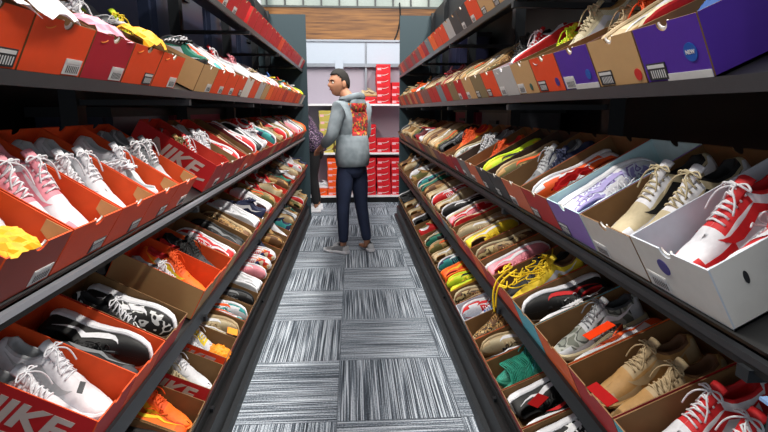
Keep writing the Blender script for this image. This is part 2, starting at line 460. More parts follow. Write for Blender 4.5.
    cl_=[(.68,.62,.0),(.655,.44,.05),(.61,.30,.10),(.54,.24,.13),(.46,.27,.12),(.37,.36,.10),(.28,.48,.075),(.18,.62,.045),(.08,.78,.0)]
    for sg in(1,-1):
        L0=[];L1=[]
        for t,v,ww in cl_:
            L0.append(bm.verts.new(side(t,max(0.02,v-ww),sg,.0016))); L1.append(bm.verts.new(side(t,v+ww+.012,sg,.0016)))
        for i in range(len(cl_)-1): bm.faces.new((L0[i],L0[i+1],L1[i+1],L1[i]))
    fin('tick_emblem',bm,1)
    return D
SHOE={k:make_shoe_meshes(k) for k in('runner','court','chunky','slim','high')}
def recess(o,names): pass
# colourways: description -> (upper, overlay, lining, sole, outsole, emblem, lace)
PATS={
 'grey_camo':lambda:pattern('cloth_grey_camo',[(96,100,90),(150,152,146),(62,66,60),(120,124,116)],26,'noise'),
 'snake':lambda:pattern('cloth_snake',[(92,70,40),(190,170,120),(44,32,20),(150,122,76)],70,'voronoi'),
 'bw':lambda:pattern('cloth_black_white_blotch',[(18,18,18),(18,18,20),(225,225,225),(20,20,20)],30,'noise'),
 'teal_knit':lambda:pattern('cloth_teal_knit',[(14,86,76),(34,150,130),(10,60,56),(60,176,150)],60,'wave'),
 'multi':lambda:pattern('cloth_multi_print',[(200,40,30),(40,60,130),(226,210,180),(230,120,30),(30,30,30)],34,'voronoi'),
 'leopard':lambda:pattern('cloth_brown_print',[(60,40,24),(176,136,80),(30,20,14),(206,180,130)],44,'noise'),
 'lav_print':lambda:pattern('cloth_lavender_print',[(196,200,226),(128,110,170),(214,220,236),(150,140,196)],40,'noise'),
 'knit_cream':lambda:pattern('cloth_cream_knit',[(206,196,164),(176,164,130),(222,214,186)],80,'wave')}
def cl(c): return PATS[c]() if c in PATS else cm(c)
WAYS={
 'white':('white','white','light_grey','white','light_grey','light_grey','white'),
 'white and pink':('white','pink','pink','white','beige','pink','white'),
 'white and yellow':('white','yellow','white','white','tan','white','white'),
 'white and red':('white','red','red','white','red','red','white'),
 'red and white':('red','red','white','white','maroon','white','white'),
 'white and black':('cream','white','black','white','black','black','cream'),
 'white and teal':('white','teal','white','white','teal','orange','white'),
 'white and blue':('white','blue','navy','white','blue','navy','white'),
 'black and white':('black','black','black','white','white','white','black'),
 'black':('black','dark_grey','black','black','black','grey','black'),
 'black and red':('black','black','red','white','white','red','black'),
 'black and pink':('black','pink','black','black','pink','pink','black'),
 'black and white blotched':('bw','black','black','white','black','white','white'),
 'grey':('grey','light_grey','dark_grey','white','grey','white','light_grey'),
 'pale grey':('light_grey','grey','grey','white','light_grey','grey','white'),
 'dark grey':('dark_grey','black','black','grey','black','silver','black'),
 'silver and yellow':('silver','neon','grey','white','yellow','neon','yellow'),
 'grey camouflage':('grey_camo','light_grey','dark_grey','cream','tan','white','grey'),
 'snakeskin-print':('snake','brown','brown','cream','brown','beige','tan'),
 'brown printed':('leopard','brown','olive','beige','tan','tan','tan'),
 'teal knitted':('teal_knit','green','green','green','teal','mint','teal'),
 'multicoloured':('multi','white','navy','white','orange','white','red'),
 'lavender patterned':('lav_print','white','lavender','white','lavender','lavender','white'),
 'cream':('cream','beige','tan','beige','tan','white','cream'),
 'tan suede':('tan','beige','brown','tan','tan','beige','beige'),
 'beige':('beige','cream','tan','tan','brown','brown','beige'),
 'brown':('brown','tan','brown','brown','brown','cream','brown'),
 'olive':('olive','tan','olive','beige','tan','orange','olive'),
 'orange':('bright_orange','orange','red','bright_orange','orange','yellow','orange'),
 'orange and white':('orange','white','orange','white','orange','white','white'),
 'orange and grey':('white','orange','grey','light_grey','grey','orange','grey'),
 'neon yellow':('neon','yellow','dark_grey','neon','yellow','black','neon'),
 'yellow':('yellow','yellow','brown','cream','yellow','white','yellow'),
 'dark green':('green','black','green','cream','tan','white','white'),
 'teal':('teal','navy','navy','white','teal','white','teal'),
 'mint':('mint','white','mint','white','mint','white','white'),
 'pink':('pink','pink','crimson','white','pink','white','pink'),
 'pink and red':('red','pink','pink','cream','red','white','pink'),
 'navy':('navy','navy','navy','white','grey','white','navy'),
 'blue':('blue','sky','navy','white','blue','white','blue'),
 'maroon':('maroon','crimson','maroon','beige','tan','cream','maroon'),
 'green red and white':('white','red','green','white','red','green','white'),
 'cream knitted':('knit_cream','cream','tan','white','tan','white','cream'),
}
nshoe=0
def place(o,M):
    o.location=M.translation; o.rotation_euler=M.to_euler()
def add_shoe(M,kind,way,label,mirror=False,group='sneakers in the shoeboxes',scale=1,parts=5):
    global nshoe
    nshoe+=1
    r=empty('sneaker'); M=M@Matrix.Scale(scale,4); r.location=M.translation; r.rotation_euler=M.to_euler(); r.scale=(scale,)*3
    u,ov,li,so,ou,em,la=WAYS[way]
    D=SHOE[kind]
    for nm,ms in (('upper',(u,ov,li)),('sole',(so,ou)),('tongue',(ov,)),('laces',(la,)),('tick_emblem',(em,)))[:parts]:
        o=bpy.data.objects.new(nm,D[nm]); C.objects.link(o); o.parent=r
        if mirror: o.scale=(1,-1,1)
        for i,m in enumerate(ms): setm(o,i,cl(m))
    tag(r,label,'sneaker',group); return r
# poses inside a box, local frame of the box: x depth, y width, z up.
def pose(kind,which,mode,toe_out,w,jit=0,fl=1):
    """which 0/1 (lower/upper local y); returns matrix for the shoe"""
    L=LEN
    if mode=='up':
        y=(-.232 if which==0 else .232)*w
        if which==2: y=0
        z=.004
        if toe_out: M=Matrix.Translation((.012+L,y,z))@Matrix.Rotation(PI+jit,4,'Z')
        else: M=Matrix.Translation((.014,y,z))@Matrix.Rotation(jit,4,'Z')
        return M
    # lying on its side: height of the shoe along y
    dep={'runner':.104,'court':.1,'chunky':.112,'slim':.09,'high':.12}[kind]
    # fl=+1: sole toward -y ; -1: sole toward +y
    y=-w/2+.006 if fl>0 else w/2-.006
    rx=Matrix.Rotation(-PI/2*fl,4,'X')   # z -> +y for fl>0
    z=.052
    if toe_out:
        M=Matrix.Translation((.012+L,y,z))@Matrix.Rotation(PI+jit,4,'Z')@Matrix.Rotation(PI/2*fl,4,'X')
    else:
        M=Matrix.Translation((.014,y,z))@Matrix.Rotation(jit,4,'Z')@rx
    return M

# ------------------------------------------------------------------ row contents
# each entry: (ya, yb, outside colour, inside colour, [shoes]) ; shoe = (way, kind, mode)
def in_view(p):
    x=p.x*math.cos(ps)-p.y*math.sin(ps); y=p.x*math.sin(ps)+p.y*math.cos(ps); z=p.z-1.36
    d=y*math.cos(th)-z*math.sin(th); u=y*math.sin(th)+z*math.cos(th)
    return d>.05 and 4<384+505*x/d<764 and 4<216-505*u/d<428
def row(s,k,specs,y_from,palette,ways,inner,wid=.2,extra=None):
    side='left' if s<0 else 'right'
    out=[]; rr=random.Random(s*100+k)
    lst=list(specs)
    y=lst[-1][1] if lst else y_from
    y=max(y,y_from)
    pi=0
    while y<Y1-.12:
        w=wid*rr.uniform(.97,1.06)
        if s<0 and y<3.1<y+w: y=3.12
        yb=min(y+w,Y1-.01)
        if yb-y<.15: break
        oc=palette[pi] if pi<len(palette) else rr.choice(palette)
        wy=ways[pi] if pi<len(ways) else rr.choice(ways)
        lst.append((y,yb,oc,rr.choice(inner),[(wy,rr.choice(['runner','court','slim','chunky']),rr.choice(['side','up','toe','side','heel']))]))
        y=yb; pi+=1
    i=-1
    for sp in lst:
        F=frame(s,k,0); seen=0
        for y_ in(sp[0],sp[1]):
            for x_ in(0,.33):
                for z_ in(.02,.11):
                    q=in_view(F@Vector((x_,0,z_))+Vector((0,y_,0))); seen+=q
        if not seen: out.append(None); continue
        i+=1
        ya,yb,oc,ic,shoes=sp[:5]; opt=sp[5] if len(sp)>5 else {}
        near=yb<2.9 and (k in(1,2,3))
        o,F,w=shoebox(s,k,ya,yb,oc,ic,i,near=near,dark=(rr.random()<.5),flap=(s<0 and k==3 and yb<2.2),h=opt.get('h',.112 if (ya<2.7 or k<3) else .096))
        out.append((o,F,w,(ya,yb)))
        if k==1: continue
        two=len(shoes)==1 and ya<3.0 and k>2
        cand=[]
        if two:
            a=shoes[0]; shoes=[a,a]
        m0=rr.random()<.5
        for j,(wy,kd,mode) in enumerate(shoes):
            mir=(j==1)
            jit=rr.uniform(-.04,.04) if len(shoes)==1 and mode in('up','toe','heel') and not two else rr.uniform(-.008,.008)
            if mode in('side','sideT'):
                fl=1 if j==0 else -1
                if s>0 and len(shoes)==1: fl=-fl
                toe=(j==0)^m0 if mode=='side' else (j==0)
                M=pose(kd,j,'side',toe,w,jit*.3,fl)
                if j==1 and len(shoes)==2: M=Matrix.Translation((0,0,.002))@M
            else:
                toe=(mode!='heel') if mode in('toe','heel') else (rr.random()<.6)
                mir=(j==1)^toe
                M=pose(kd,2 if len(shoes)==1 else j,'up',toe,w,jit)
            if k==2: M=Matrix.Translation((.020,0,opt.get('rise',.030 if ya>1.9 or s>0 else .006)))@Matrix.Rotation(-R(5),4,'Y')@M
            elif ya>2.7: M=Matrix.Translation((.006,0,.030))@M
            elif mode not in('side','sideT'): M=Matrix.Translation((0,0,.012))@M
            if wy=='yellow' and k==4: M=Matrix.Translation((0,0,.02))@M
            # which shoe is nearer the camera: left rack local +y = world -Y
            nearer=((j==1) if s<0 else (j==0))
            pre=''
            if len(shoes)==2: pre='nearer ' if nearer else 'farther '
            lab='%s%s sneaker in the %s box from camera, %s rack\'s %s shelf'%(pre,wy,ORD[i],side,SHN[k])
            add_shoe(F@M,kd,wy,lab,mirror=mir,parts=5 if ya<3.6 else 3)
    return out
def sp(y0,w,lst):
    o=[]; y=y0
    for e in lst:
        ww=e[4].get('w',w) if len(e)>4 else w
        gap=e[4].get('gap',0) if len(e)>4 else 0
        y+=gap; o.append((y,y+ww,e[0],e[1],e[2])+((e[4],) if len(e)>4 else (({}),)) if len(e)>3 else (y,y+ww,e[0],e[1],e[2],{})); y+=ww
    return o
def E(out,inn,*shoes,**opt): return (out,inn,list(shoes),None,opt)
ROWS={}
LW=['brown','cream','white and red','black','white','olive','grey','white and blue','dark green','maroon','beige','black and white','pink','orange and grey','silver and yellow','multicoloured','navy','pale grey','white and red','cream']
RW=['cream','olive','brown','white and red','dark grey','beige','black and white','teal','pink and red','snakeskin-print','tan suede','grey','neon yellow','orange and white','maroon','dark green','cream knitted','brown printed','white and blue']
# left rack
ROWS['L1']=row(-1,1,[],1.0,['red','red','red','red','orange_red','red','orange','orange_red','red','red','red','red','red','red','red','red','orange_red','red','red','red','red','red','red','crimson','pale_grey','crimson'],LW,['kraft'])
ROWS['L2']=row(-1,2,sp(.78,.2,[E('orange_red','kraft',('white and pink','runner','toe')),
  E('orange_red','kraft',('white and pink','chunky','toe'),w=.215),E('crimson','kraft',('white and pink','runner','toe'),w=.205),E('orange_red','kraft',('grey','court','heel'),('white','court','toe'),w=.2),E('orange_red','kraft',('silver and yellow','runner','toe'),w=.2),
  E('tan','kraft',('dark green','runner','heel'),gap=.22,w=.215),E('orange_red','kraft',('white and teal','chunky','side'),w=.2),E('orange_red','kraft',('orange and white','court','side')),E('orange_red','kraft',('red and white','court','toe')),E('white','kraft',('white','court','side')),E('orange_red','kraft',('pink','runner','toe'))]),1,
  ['pale_grey','tan','orange','orange_red','orange_red','orange_red','red','orange_red','orange_red','orange_red','red','orange_red','orange_red','blue_grey','white'],['white','cream','white and red','orange and white','pink','yellow','white and blue','olive','white and teal','red and white','cream','orange','white','beige','neon yellow'],['kraft'])
ROWS['L3']=row(-1,3,sp(.79,.2,[E('brown_red','orange',('white and yellow','runner','toe'),('white','runner','toe'),w=.2),E('orange_red','orange',('white and pink','chunky','toe'),('white and pink','chunky','toe'),w=.215),
  E('orange_red','orange',('white','runner','toe'),('white','runner','toe'),w=.205),E('orange_red','orange',('white','court','toe'),('white','court','heel'),w=.2),E('orange_red','orange',('pale grey','chunky','toe'),w=.185),
  E('red','red',('white and red','court','toe'),('olive','court','toe'),gap=.235,w=.21,h=.125),E('red','kraft',('white','chunky','toe'),w=.2),E('red','red',('white and red','runner','side')),E('orange_red','kraft',('brown','slim','side')),E('orange_red','orange',('red and white','court','side')),E('red','kraft',('black and white','court','side'))]),1,
  ['red','red','tan','red','orange_red','red','red','tan','red','orange_red','red','brown_red','orange_red','red','tan','red'],['white','white and red','teal','brown','cream','red and white','olive','white','maroon','dark green','pink','white and red','navy','cream','orange'],['red','kraft','orange'])
ROWS['L4']=row(-1,4,sp(.57,.2,[E('tan','kraft',('pale grey','runner','toe'),w=.2),E('red','orange',('white','chunky','toe'),('white','court','toe'),gap=.22,w=.205,h=.125),E('orange_red','orange',('black and white','runner','sideT'),('black','court','sideT'),w=.21),
  E('red','kraft',('black and white blotched','chunky','sideT'),('black and white blotched','runner','toe'),w=.205),E('kraft','orange',('orange','runner','toe'),('white','court','toe'),gap=.17,w=.25,h=.125),E('orange','orange',('dark grey','runner','toe'),('black and red','runner','toe'),w=.21),
  E('tan','kraft',('white and red','slim','side'),w=.2),E('red','kraft',('black','court','side'),w=.2),E('tan','kraft',('brown printed','runner','side'),w=.2),E('crimson','red',('white','court','side'))]),1,
  ['tan','red','orange_red','tan','red','tan','orange_red','white','tan','red','red','tan','orange'],['navy','white','olive','red and white','cream','white and red','brown','dark green','black','white','cream','pale grey'],['kraft','red','kraft'])
ROWS['L5']=row(-1,5,sp(1.33,.2,[E('tan','kraft',('black and pink','runner','sideT'),('black','runner','side'),w=.19),E('tan','kraft',('orange','court','toe'),('orange','court','side'),w=.21),E('red','kraft',('white','court','toe'),('cream','court','toe'),gap=.06,w=.2,h=.12),
  E('orange_red','kraft',('white and yellow','runner','toe'),('white','court','toe'),gap=.05,w=.2,h=.12),E('red','kraft',('cream','runner','side'),w=.21),E('orange_red','kraft',('white and teal','runner','side'),w=.2),E('black','kraft',('black','slim','side')),E('tan','kraft',('white','court','side')),E('red','kraft',('pink','court','side')),E('tan','kraft',('multicoloured','court','side'))]),1,
  ['tan','red','orange','tan','red','orange_red','tan','red','tan','white','red','orange'],['multicoloured','navy','brown','olive','white','teal','beige','grey','cream','dark green','olive','red and white'],['kraft','dark','kraft'])
# right rack
ROWS['R1']=row(1,1,[],1.6,['purple','white','tan','tan','orange_red','dark_grey','dark_grey','pale_grey','orange_red','orange_red','orange','blue_grey','crimson','orange_red','mauve','red','mauve','red','crimson','mauve','red','orange_red','mauve','salmon'],RW,['kraft'],wid=.2)
ROWS['R2']=row(1,2,sp(.83,.2,[E('purple','kraft',('orange','chunky','toe'),('blue','chunky','toe'),w=.195,rise=.02),E('tan','kraft',('pink and red','court','side'),('cream','court','side'),rise=.02),E('purple','kraft',('orange','slim','toe'),('tan suede','slim','toe'),rise=.02),E('orange_red','kraft',('cream knitted','runner','toe'),rise=.04),
  E('tan','kraft',('neon yellow','slim','toe'),rise=.02),E('pale_grey','white',('white and red','chunky','side'),('red and white','runner','toe'),w=.22,rise=.035),E('orange_red','kraft',('black and white','chunky','toe'),w=.2,rise=.03),E('olive_tan','kraft',('brown printed','runner','side')),E('tan','kraft',('cream','court','side')),E('red','kraft',('olive','court','side')),E('olive_tan','kraft',('brown','slim','side')),E('red','kraft',('cream','slim','side')),E('blue_grey','kraft',('maroon','slim','side'))]),1,
  ['red','red','mauve','mauve','orange_red','mauve','salmon','crimson','tan','red','mauve','orange_red','salmon','red'],['maroon','pink and red','cream','brown','dark green','white','olive','orange','cream','white and red','neon yellow','beige'],['kraft'])
ROWS['R3']=row(1,3,sp(.71,.225,[E('white','white',('red and white','runner','sideT'),('white and red','runner','toe'),w=.23,h=.117),E('white','kraft',('white and black','chunky','toe'),w=.23),E('lavender','teal',('lavender patterned','runner','sideT'),w=.215),
  E('red','kraft',('dark green','runner','side'),('orange and white','slim','side'),w=.225),E('salmon','kraft',('navy','runner','toe'),('grey','runner','toe'),w=.225),E('dark_grey','dark',('olive','court','side'),w=.2),E('dark_grey','dark',('black and white','chunky','sideT'),('neon yellow','runner','side'),w=.2),
  E('salmon','kraft',('cream','slim','side'),('orange','slim','toe'),w=.22),E('grey','dark',('pale grey','chunky','toe'),w=.2),E('crimson','kraft',('grey camouflage','runner','side')),E('red','kraft',('orange','runner','toe')),E('brown_red','kraft',('black','slim','side'))]),1,
  ['mauve','tan','olive_tan','mauve','red','tan','brown_red','olive_tan','mauve','grey','tan','salmon'],['olive','cream','brown','beige','white','maroon','dark grey','olive','cream','brown printed','tan suede'],['kraft','kraft','dark'],wid=.205)
ROWS['R4']=row(1,4,sp(.72,.235,[E('cyan','kraft',('green red and white','chunky','toe'),('white and red','runner','toe'),w=.23),E('red','kraft',('tan suede','slim','toe'),('tan suede','slim','toe'),w=.235),E('orange','kraft',('orange and grey','runner','sideT'),('grey camouflage','runner','toe'),w=.25),
  E('cyan','kraft',('black and white blotched','chunky','sideT'),('black and red','runner','side'),w=.22),E('orange_red','kraft',('yellow','chunky','toe'),('black and white','court','toe'),w=.26),E('red','kraft',('pink','slim','side'),w=.21),E('orange','kraft',('snakeskin-print','slim','side'),w=.2),E('red','kraft',('olive','runner','side'),('yellow','slim','side'),w=.2),E('orange_red','kraft',('cream','slim','side')),E('olive_tan','kraft',('pink and red','court','side')),E('blue_grey','kraft',('black and white','slim','side')),E('red','kraft',('cream','slim','side'))]),1,
  ['tan','olive_tan','red','tan','mauve','olive_tan','tan','red','tan','brown_red','tan'],['red and white','cream','brown','dark green','teal','beige','olive','white','brown printed','black','beige'],['kraft','kraft','kraft'],wid=.205)
ROWS['R5']=row(1,5,sp(1.20,.21,[E('red','kraft',('brown printed','runner','side'),('black and white blotched','runner','sideT'),w=.29),E('cyan','kraft',('green red and white','chunky','sideT'),('dark green','runner','toe'),w=.08+.0) if False else E('cyan','kraft',('green red and white','runner','sideT'),w=.2,gap=-.16) if False else E('red','kraft',('black and red','runner','sideT'),('black and white','runner','sideT'),w=.24),
  E('red','kraft',('teal knitted','chunky','toe'),('teal knitted','chunky','toe'),w=.23),E('orange','kraft',('black and white','slim','side'),('cream','slim','side'),w=.21),E('orange','kraft',('snakeskin-print','court','toe'),('leop','x','x') if False else ('brown printed','court','toe'),w=.21),E('pale_grey','white',('white and blue','court','toe'),('white and red','court','side'),w=.22),
  E('red','kraft',('snakeskin-print','runner','side'),w=.2),E('orange','kraft',('neon yellow','slim','side'),w=.19),E('orange','kraft',('orange','slim','side'),w=.19),E('red','kraft',('teal','slim','side'),w=.19),E('olive_tan','kraft',('cream','slim','side')),E('red','kraft',('olive','court','side'))]),1,
  ['olive_tan','orange_red','red','tan','olive_tan','red','mauve','tan','red','olive_tan','tan'],['dark green','pale grey','red and white','olive','black and white','brown','cream','multicoloured','beige','dark grey'],['kraft','kraft','kraft'],wid=.2)

# big lettering with tick on the long side of four red boxes
M_let=mat('lettering_pale',(196,176,168),.5); 
def side_logo(o,w,h,L=.335,size=.085):
    """lettering on the camera-facing long side of a left-rack box (local +y side)"""
    b=bmesh.new(); me=text_mesh('NIKE',size,.28,.035,.0004); b.from_mesh(me)
    bmesh.ops.scale(b,vec=(1.15,1,1),verts=b.verts)
    # text x -> local -x (reads left to right seen from +y), text y -> z
    Mx=Matrix(((-1,0,0,L*.50),(0,0,1,w/2+.0006),(0,1,0,h*.56),(0,0,0,1)))
    bmesh.ops.transform(b,matrix=Mx,verts=b.verts); obj('lettering',b,M_let,o)
    b=bmesh.new(); prism(b,[(x,y) for x,y in swoosh_pts(.25,.045)],lambda a,c,d:(L*.42-a,w/2+d,h*.28+c),.0002,.001)
    obj('tick_emblem',b,M_let,o)
for key,i in(('L3',5),('L4',1),('L5',2),('L5',3)):
    if not ROWS[key][i]: print('missing',key,i); continue
    o,F,w,_=ROWS[key][i]; side_logo(o,w,.118)
# stickers on the near right boxes
M_blue=mat('sticker_blue',(20,84,170),.4); M_red=mat('sticker_red',(196,40,36),.4); M_pur=mat('sticker_purple',(58,44,130),.4); M_navy=mat('sticker_green',(30,90,84),.4)
for key,i,cy,cz,r,m,t in(('R2',0,-.055,.050,.017,M_blue,'NEW'),('R2',1,-.075,.022,.013,M_red,None),('R2',2,-.06,.038,.013,M_blue,None),('R2',3,-.06,.03,.013,M_pur,None),('R2',4,-.04,.025,.012,M_navy,None),('R3',0,.028,.072,.017,M_pur,None),('R4',0,0,.06,.012,M_red,None)):
    o,F,w,_=ROWS[key][i]; d=disc_part('round_sticker',o,cy,cz,r,m,t); d['label']='small round %s sticker'%m.name.split('_')[1]
# white base stripe of purple boxes, grey tag lines
for i in(0,2):
    o,F,w,_=ROWS['R2'][i]; b=bmesh.new(); box(b,-.0011,-.0001,-w/2+.001,w/2-.065,.001,.016); obj('base_stripe',b,M_lab,o)
# white box oval logo + slit on long near side
o,F,w,_=ROWS['R3'][0]; b=bmesh.new(); prism(b,[(.012*math.cos(a)*1.0,.004*math.sin(a)) for a in [i*PI/8 for i in range(16)]],lambda a,c,d:(.05+c,-w/2-d,.075+a),.0,.001); obj('side_slot',b,M_ink,o)
def front_tick(key,i,col,L=.03,h=.010,cy=.055,cz=.095):
    o,F,w,_=ROWS[key][i]; b=bmesh.new(); prism(b,swoosh_pts(L,h),lambda a,c,d:(-d,(a if o.location.x<0 else -a)*-1+cy*(-1 if o.location.x<0 else 1)*0+cy,cz+c),.0,.0012); obj('tick_emblem',b,col,o)
for key,i in(('L2',1),('L2',2),('L2',3),('L2',4),('R2',3),('R2',5)): front_tick(key,i,mat('emblem_amber',(232,140,60),.5) if key[0]=='L' else M_lab)

# ------------------------------------------------------------------ loose things in the boxes
def crumple(name,M,sx,sy,sz,m,label,cat,seed,n=9):
    r=random.Random(seed); bm=bmesh.new(); g=[]
    for i in range(n):
        row_=[]
        for j in range(n):
            a=i/(n-1)-.5; b=j/(n-1)-.5
            z=sz*(1-2.6*(a*a+b*b))+r.uniform(-.3,.3)*sz
            row_.append(bm.verts.new(M@Vector((a*sx*(1+r.uniform(-.1,.1)),b*sy*(1+r.uniform(-.1,.1)),max(z,-.4*sz)))))
        g.append(row_)
    for i in range(n-1):
        for j in range(n-1): bm.faces.new((g[i][j],g[i+1][j],g[i+1][j+1],g[i][j+1]))
    o=obj(name,bm,m); md=o.modifiers.new('thick','SOLIDIFY'); md.thickness=.0012
    tag(o,label,cat); return o
M_or=mat('tissue_orange',(244,140,20),.6); M_ye=mat('tissue_yellow',(244,168,16),.6); M_rd=mat('tissue_red',(140,12,14),.85,0,0,0,40,.1); M_wt=mat('tissue_white',(236,228,232),.6); M_pk=mat('tissue_pink',(232,150,170),.6)
def F_(key,i): return ROWS[key][i][1]
crumple('tissue_paper',F_('L2',3)@Matrix.Translation((.05,-.05,.120)),.10,.17,.026,M_ye,'crumpled orange-yellow tissue paper sticking out of the left rack\'s second shelf','tissue paper',3)
crumple('tissue_paper',F_('L2',0)@Matrix.Translation((.05,-.02,.115)),.12,.16,.02,M_wt,'crumpled white tissue paper over the first orange-red box, left second shelf','tissue paper',21)
crumple('tissue_paper',F_('L2',1)@Matrix.Translation((.045,.03,.115)),.11,.13,.022,M_wt,'white tissue paper hanging over the second box edge, left second shelf','tissue paper',22)
crumple('tissue_paper',F_('L2',2)@Matrix.Translation((.045,.0,.112)),.09,.15,.018,M_pk,'pale pink tissue paper in the crimson box, left second shelf','tissue paper',23)
crumple('tissue_paper',F_('L3',0)@Matrix.Translation((.03,.045,.112)),.07,.085,.012,M_ye,'folded bright yellow paper over the white sneakers on the left middle shelf','tissue paper',4)
crumple('tissue_paper',F_('R3',3)@Matrix.Translation((.11,-.05,.10)),.12,.05,.02,M_rd,'red paper with white edge in a red box on the right middle shelf','tissue paper',5)
crumple('tissue_paper',F_('L3',6)@Matrix.Translation((.04,.06,.10)),.07,.06,.02,M_rd,'red tissue paper beside white sneakers past the lettered red box','tissue paper',6)
crumple('tissue_paper',F_('L5',3)@Matrix.Translation((.04,.03,.10)),.09,.09,.02,M_or,'crumpled orange tissue paper beside the lettered red box on the left rack\'s lowest shelf','tissue paper',8)
# yellow paper strip in the kraft-lined box
o,F,w,_=ROWS['R3'][1]
b=bmesh.new(); box(b,.02,.32,-w/2+.012,-w/2+.030,.070,.074)
bmesh.ops.transform(b,matrix=F,verts=b.verts); tag(obj('paper_sheet',b,mat('sheet_amber',(206,150,40),.7)),'yellow card strip beside the white and black sneaker','paper')
# folded red warranty cards
def card(key,i,x,y,z,sx,sy,rz,m,label,rx=0):
    b=bmesh.new(); box(b,-sx/2,sx/2,-sy/2,sy/2,0,.0015)
    M=F_(key,i)@Matrix.Translation((x,y,z))@Matrix.Rotation(rz,4,'Z')@Matrix.Rotation(rx,4,'Y')
    bmesh.ops.transform(b,matrix=M,verts=b.verts); tag(obj('price_tag',b,m),label,'tag','loose tags on the sneakers')
card('R5',1,.10,-.02,.112,.062,.05,.5,M_rd,'square red tag on the black sneaker on the right rack\'s lowest shelf')
card('L5',4,.035,.03,.105,.05,.06,.2,M_or,'orange card at the front of a red box on the left rack\'s lowest shelf')
card('R4',2,.13,-.055,.120,.085,.035,.15,mat('tag_orange',(228,58,10),.8,0,0,0,40,.1),'bright orange tag on the sneaker beside the grey camouflage one')
card('R4',1,.022,-.02,.10,.03,.09,.1,M_rd,'red flap in front of the tan suede sneakers')
card('L4',1,.08,.02,.123,.012,.04,.3,M_ink,'thin black tag on the white sneaker beside the lettered box')
# tangle of yellow laces
o,F,w,_=ROWS['R4'][4]
bm=bmesh.new(); r=random.Random(12)
for q in range(20):
    P=[Vector((.07+r.uniform(-.05,.13),.01+r.uniform(-.10,.055),.125+r.uniform(-.015,.03)))]
    for _ in range(4): P.append(P[-1]+Vector((r.uniform(-.05,.05),r.uniform(-.04,.04),r.uniform(-.012,.012))))
    tube(bm,cat_rom([(min(.26,max(-.01,p.x)),min(.1,max(-.11,p.y)),max(.108,min(.16,p.z))) for p in P],4),.0026,5)
tube(bm,cat_rom([(.06,.03,.15),(.0,.03,.13),(-.04,.028,.08),(-.06,.02,.02)],6),.004,5)
tube(bm,cat_rom([(.08,.0,.15),(.02,.0,.135),(-.02,.008,.10),(-.05,.012,.04)],6),.004,5)
bmesh.ops.transform(bm,matrix=F,verts=bm.verts)
tag(obj('shoelace_bundle',bm,mat('lace_yellow',(226,190,24),.7),smooth=True),'tangle of yellow shoelaces piled on a yellow sneaker and hanging out front','shoelaces')
# teal lace tangle on lowest shelf
o,F,w,_=ROWS['R5'][2]
bm=bmesh.new()
for q in range(26):
    a=q/26; x0=.05+.16*a
    P=[(x0,-.085,.09),(x0+.012,-.04,.122+.01*math.sin(q)),(x0-.004,.02,.13),(x0+.012,.085,.095)]
    tube(bm,cat_rom(P,4),.0024,5)
bmesh.ops.transform(bm,matrix=F,verts=bm.verts)
tag(obj('shoelace_bundle',bm,mat('lace_teal',(24,130,108),.7),smooth=True),'ribbed teal cords wound over the teal sneakers on the lowest shelf','shoelaces')

# ------------------------------------------------------------------ rear storage bins seen through the racks
def bin_(s,ya,yb,z0,z1,m,lab,nm='storage_bin'):
    x0,x1=sorted((s*1.05,s*1.38)); bm=bmesh.new(); box(bm,x0,x1,ya,yb,z0,z1)
    bmesh.ops.bevel(bm,geom=list(bm.edges),offset=.03,segments=2,affect='EDGES')
    r=obj(nm,bm,m,smooth=False)
    bm=bmesh.new(); x0,x1=sorted((s*1.035,s*1.395)); box(bm,x0,x1,ya-.012,yb+.012,z1-.03,z1+.012); obj('lid',bm,M_dark,r)
    bm=bmesh.new(); x0,x1=sorted((s*1.03,s*1.05)); box(bm,x0,x1,(ya+yb)/2-.1,(ya+yb)/2+.1,z1-.11,z1-.085); obj('handle',bm,M_dark,r)
    tag(r,lab,'storage bin','storage bins behind the sloping shelves')
MB_=mat('bin_smoky_blue',(30,36,54),.3,0,.2); MN=mat('bin_navy',(26,28,54),.4); MG=mat('bin_grey',(66,66,72),.5); MP=mat('bin_pink',(150,50,76),.6)
for a,b,l in((2.0,2.75,'first from the camera'),(2.95,3.9,'second from the camera'),(4.05,4.95,'third from the camera'),(5.1,5.9,'last before the far end')):
    bin_(-1,a,b,1.72,2.14,MB_,'smoky blue plastic bin behind the left rack\'s top shelf, %s'%l)
bin_(-1,2.3,3.05,.95,1.36,MB_,'smoky blue plastic bin behind the left rack\'s middle shelf')
bin_(-1,3.2,4.2,.95,1.36,MP,'pink bin behind the left rack\'s middle shelf')
bin_(1,5.2,6.2,1.72,2.1,MN,'dark navy bin behind the right rack near its far end, above second shelf')
bin_(1,3.3,4.15,.95,1.37,MG,'grey bin behind the right rack\'s middle shelf')
bin_(1,4.4,5.2,.95,1.37,MP,'dull pink bin behind the right rack\'s middle shelf')

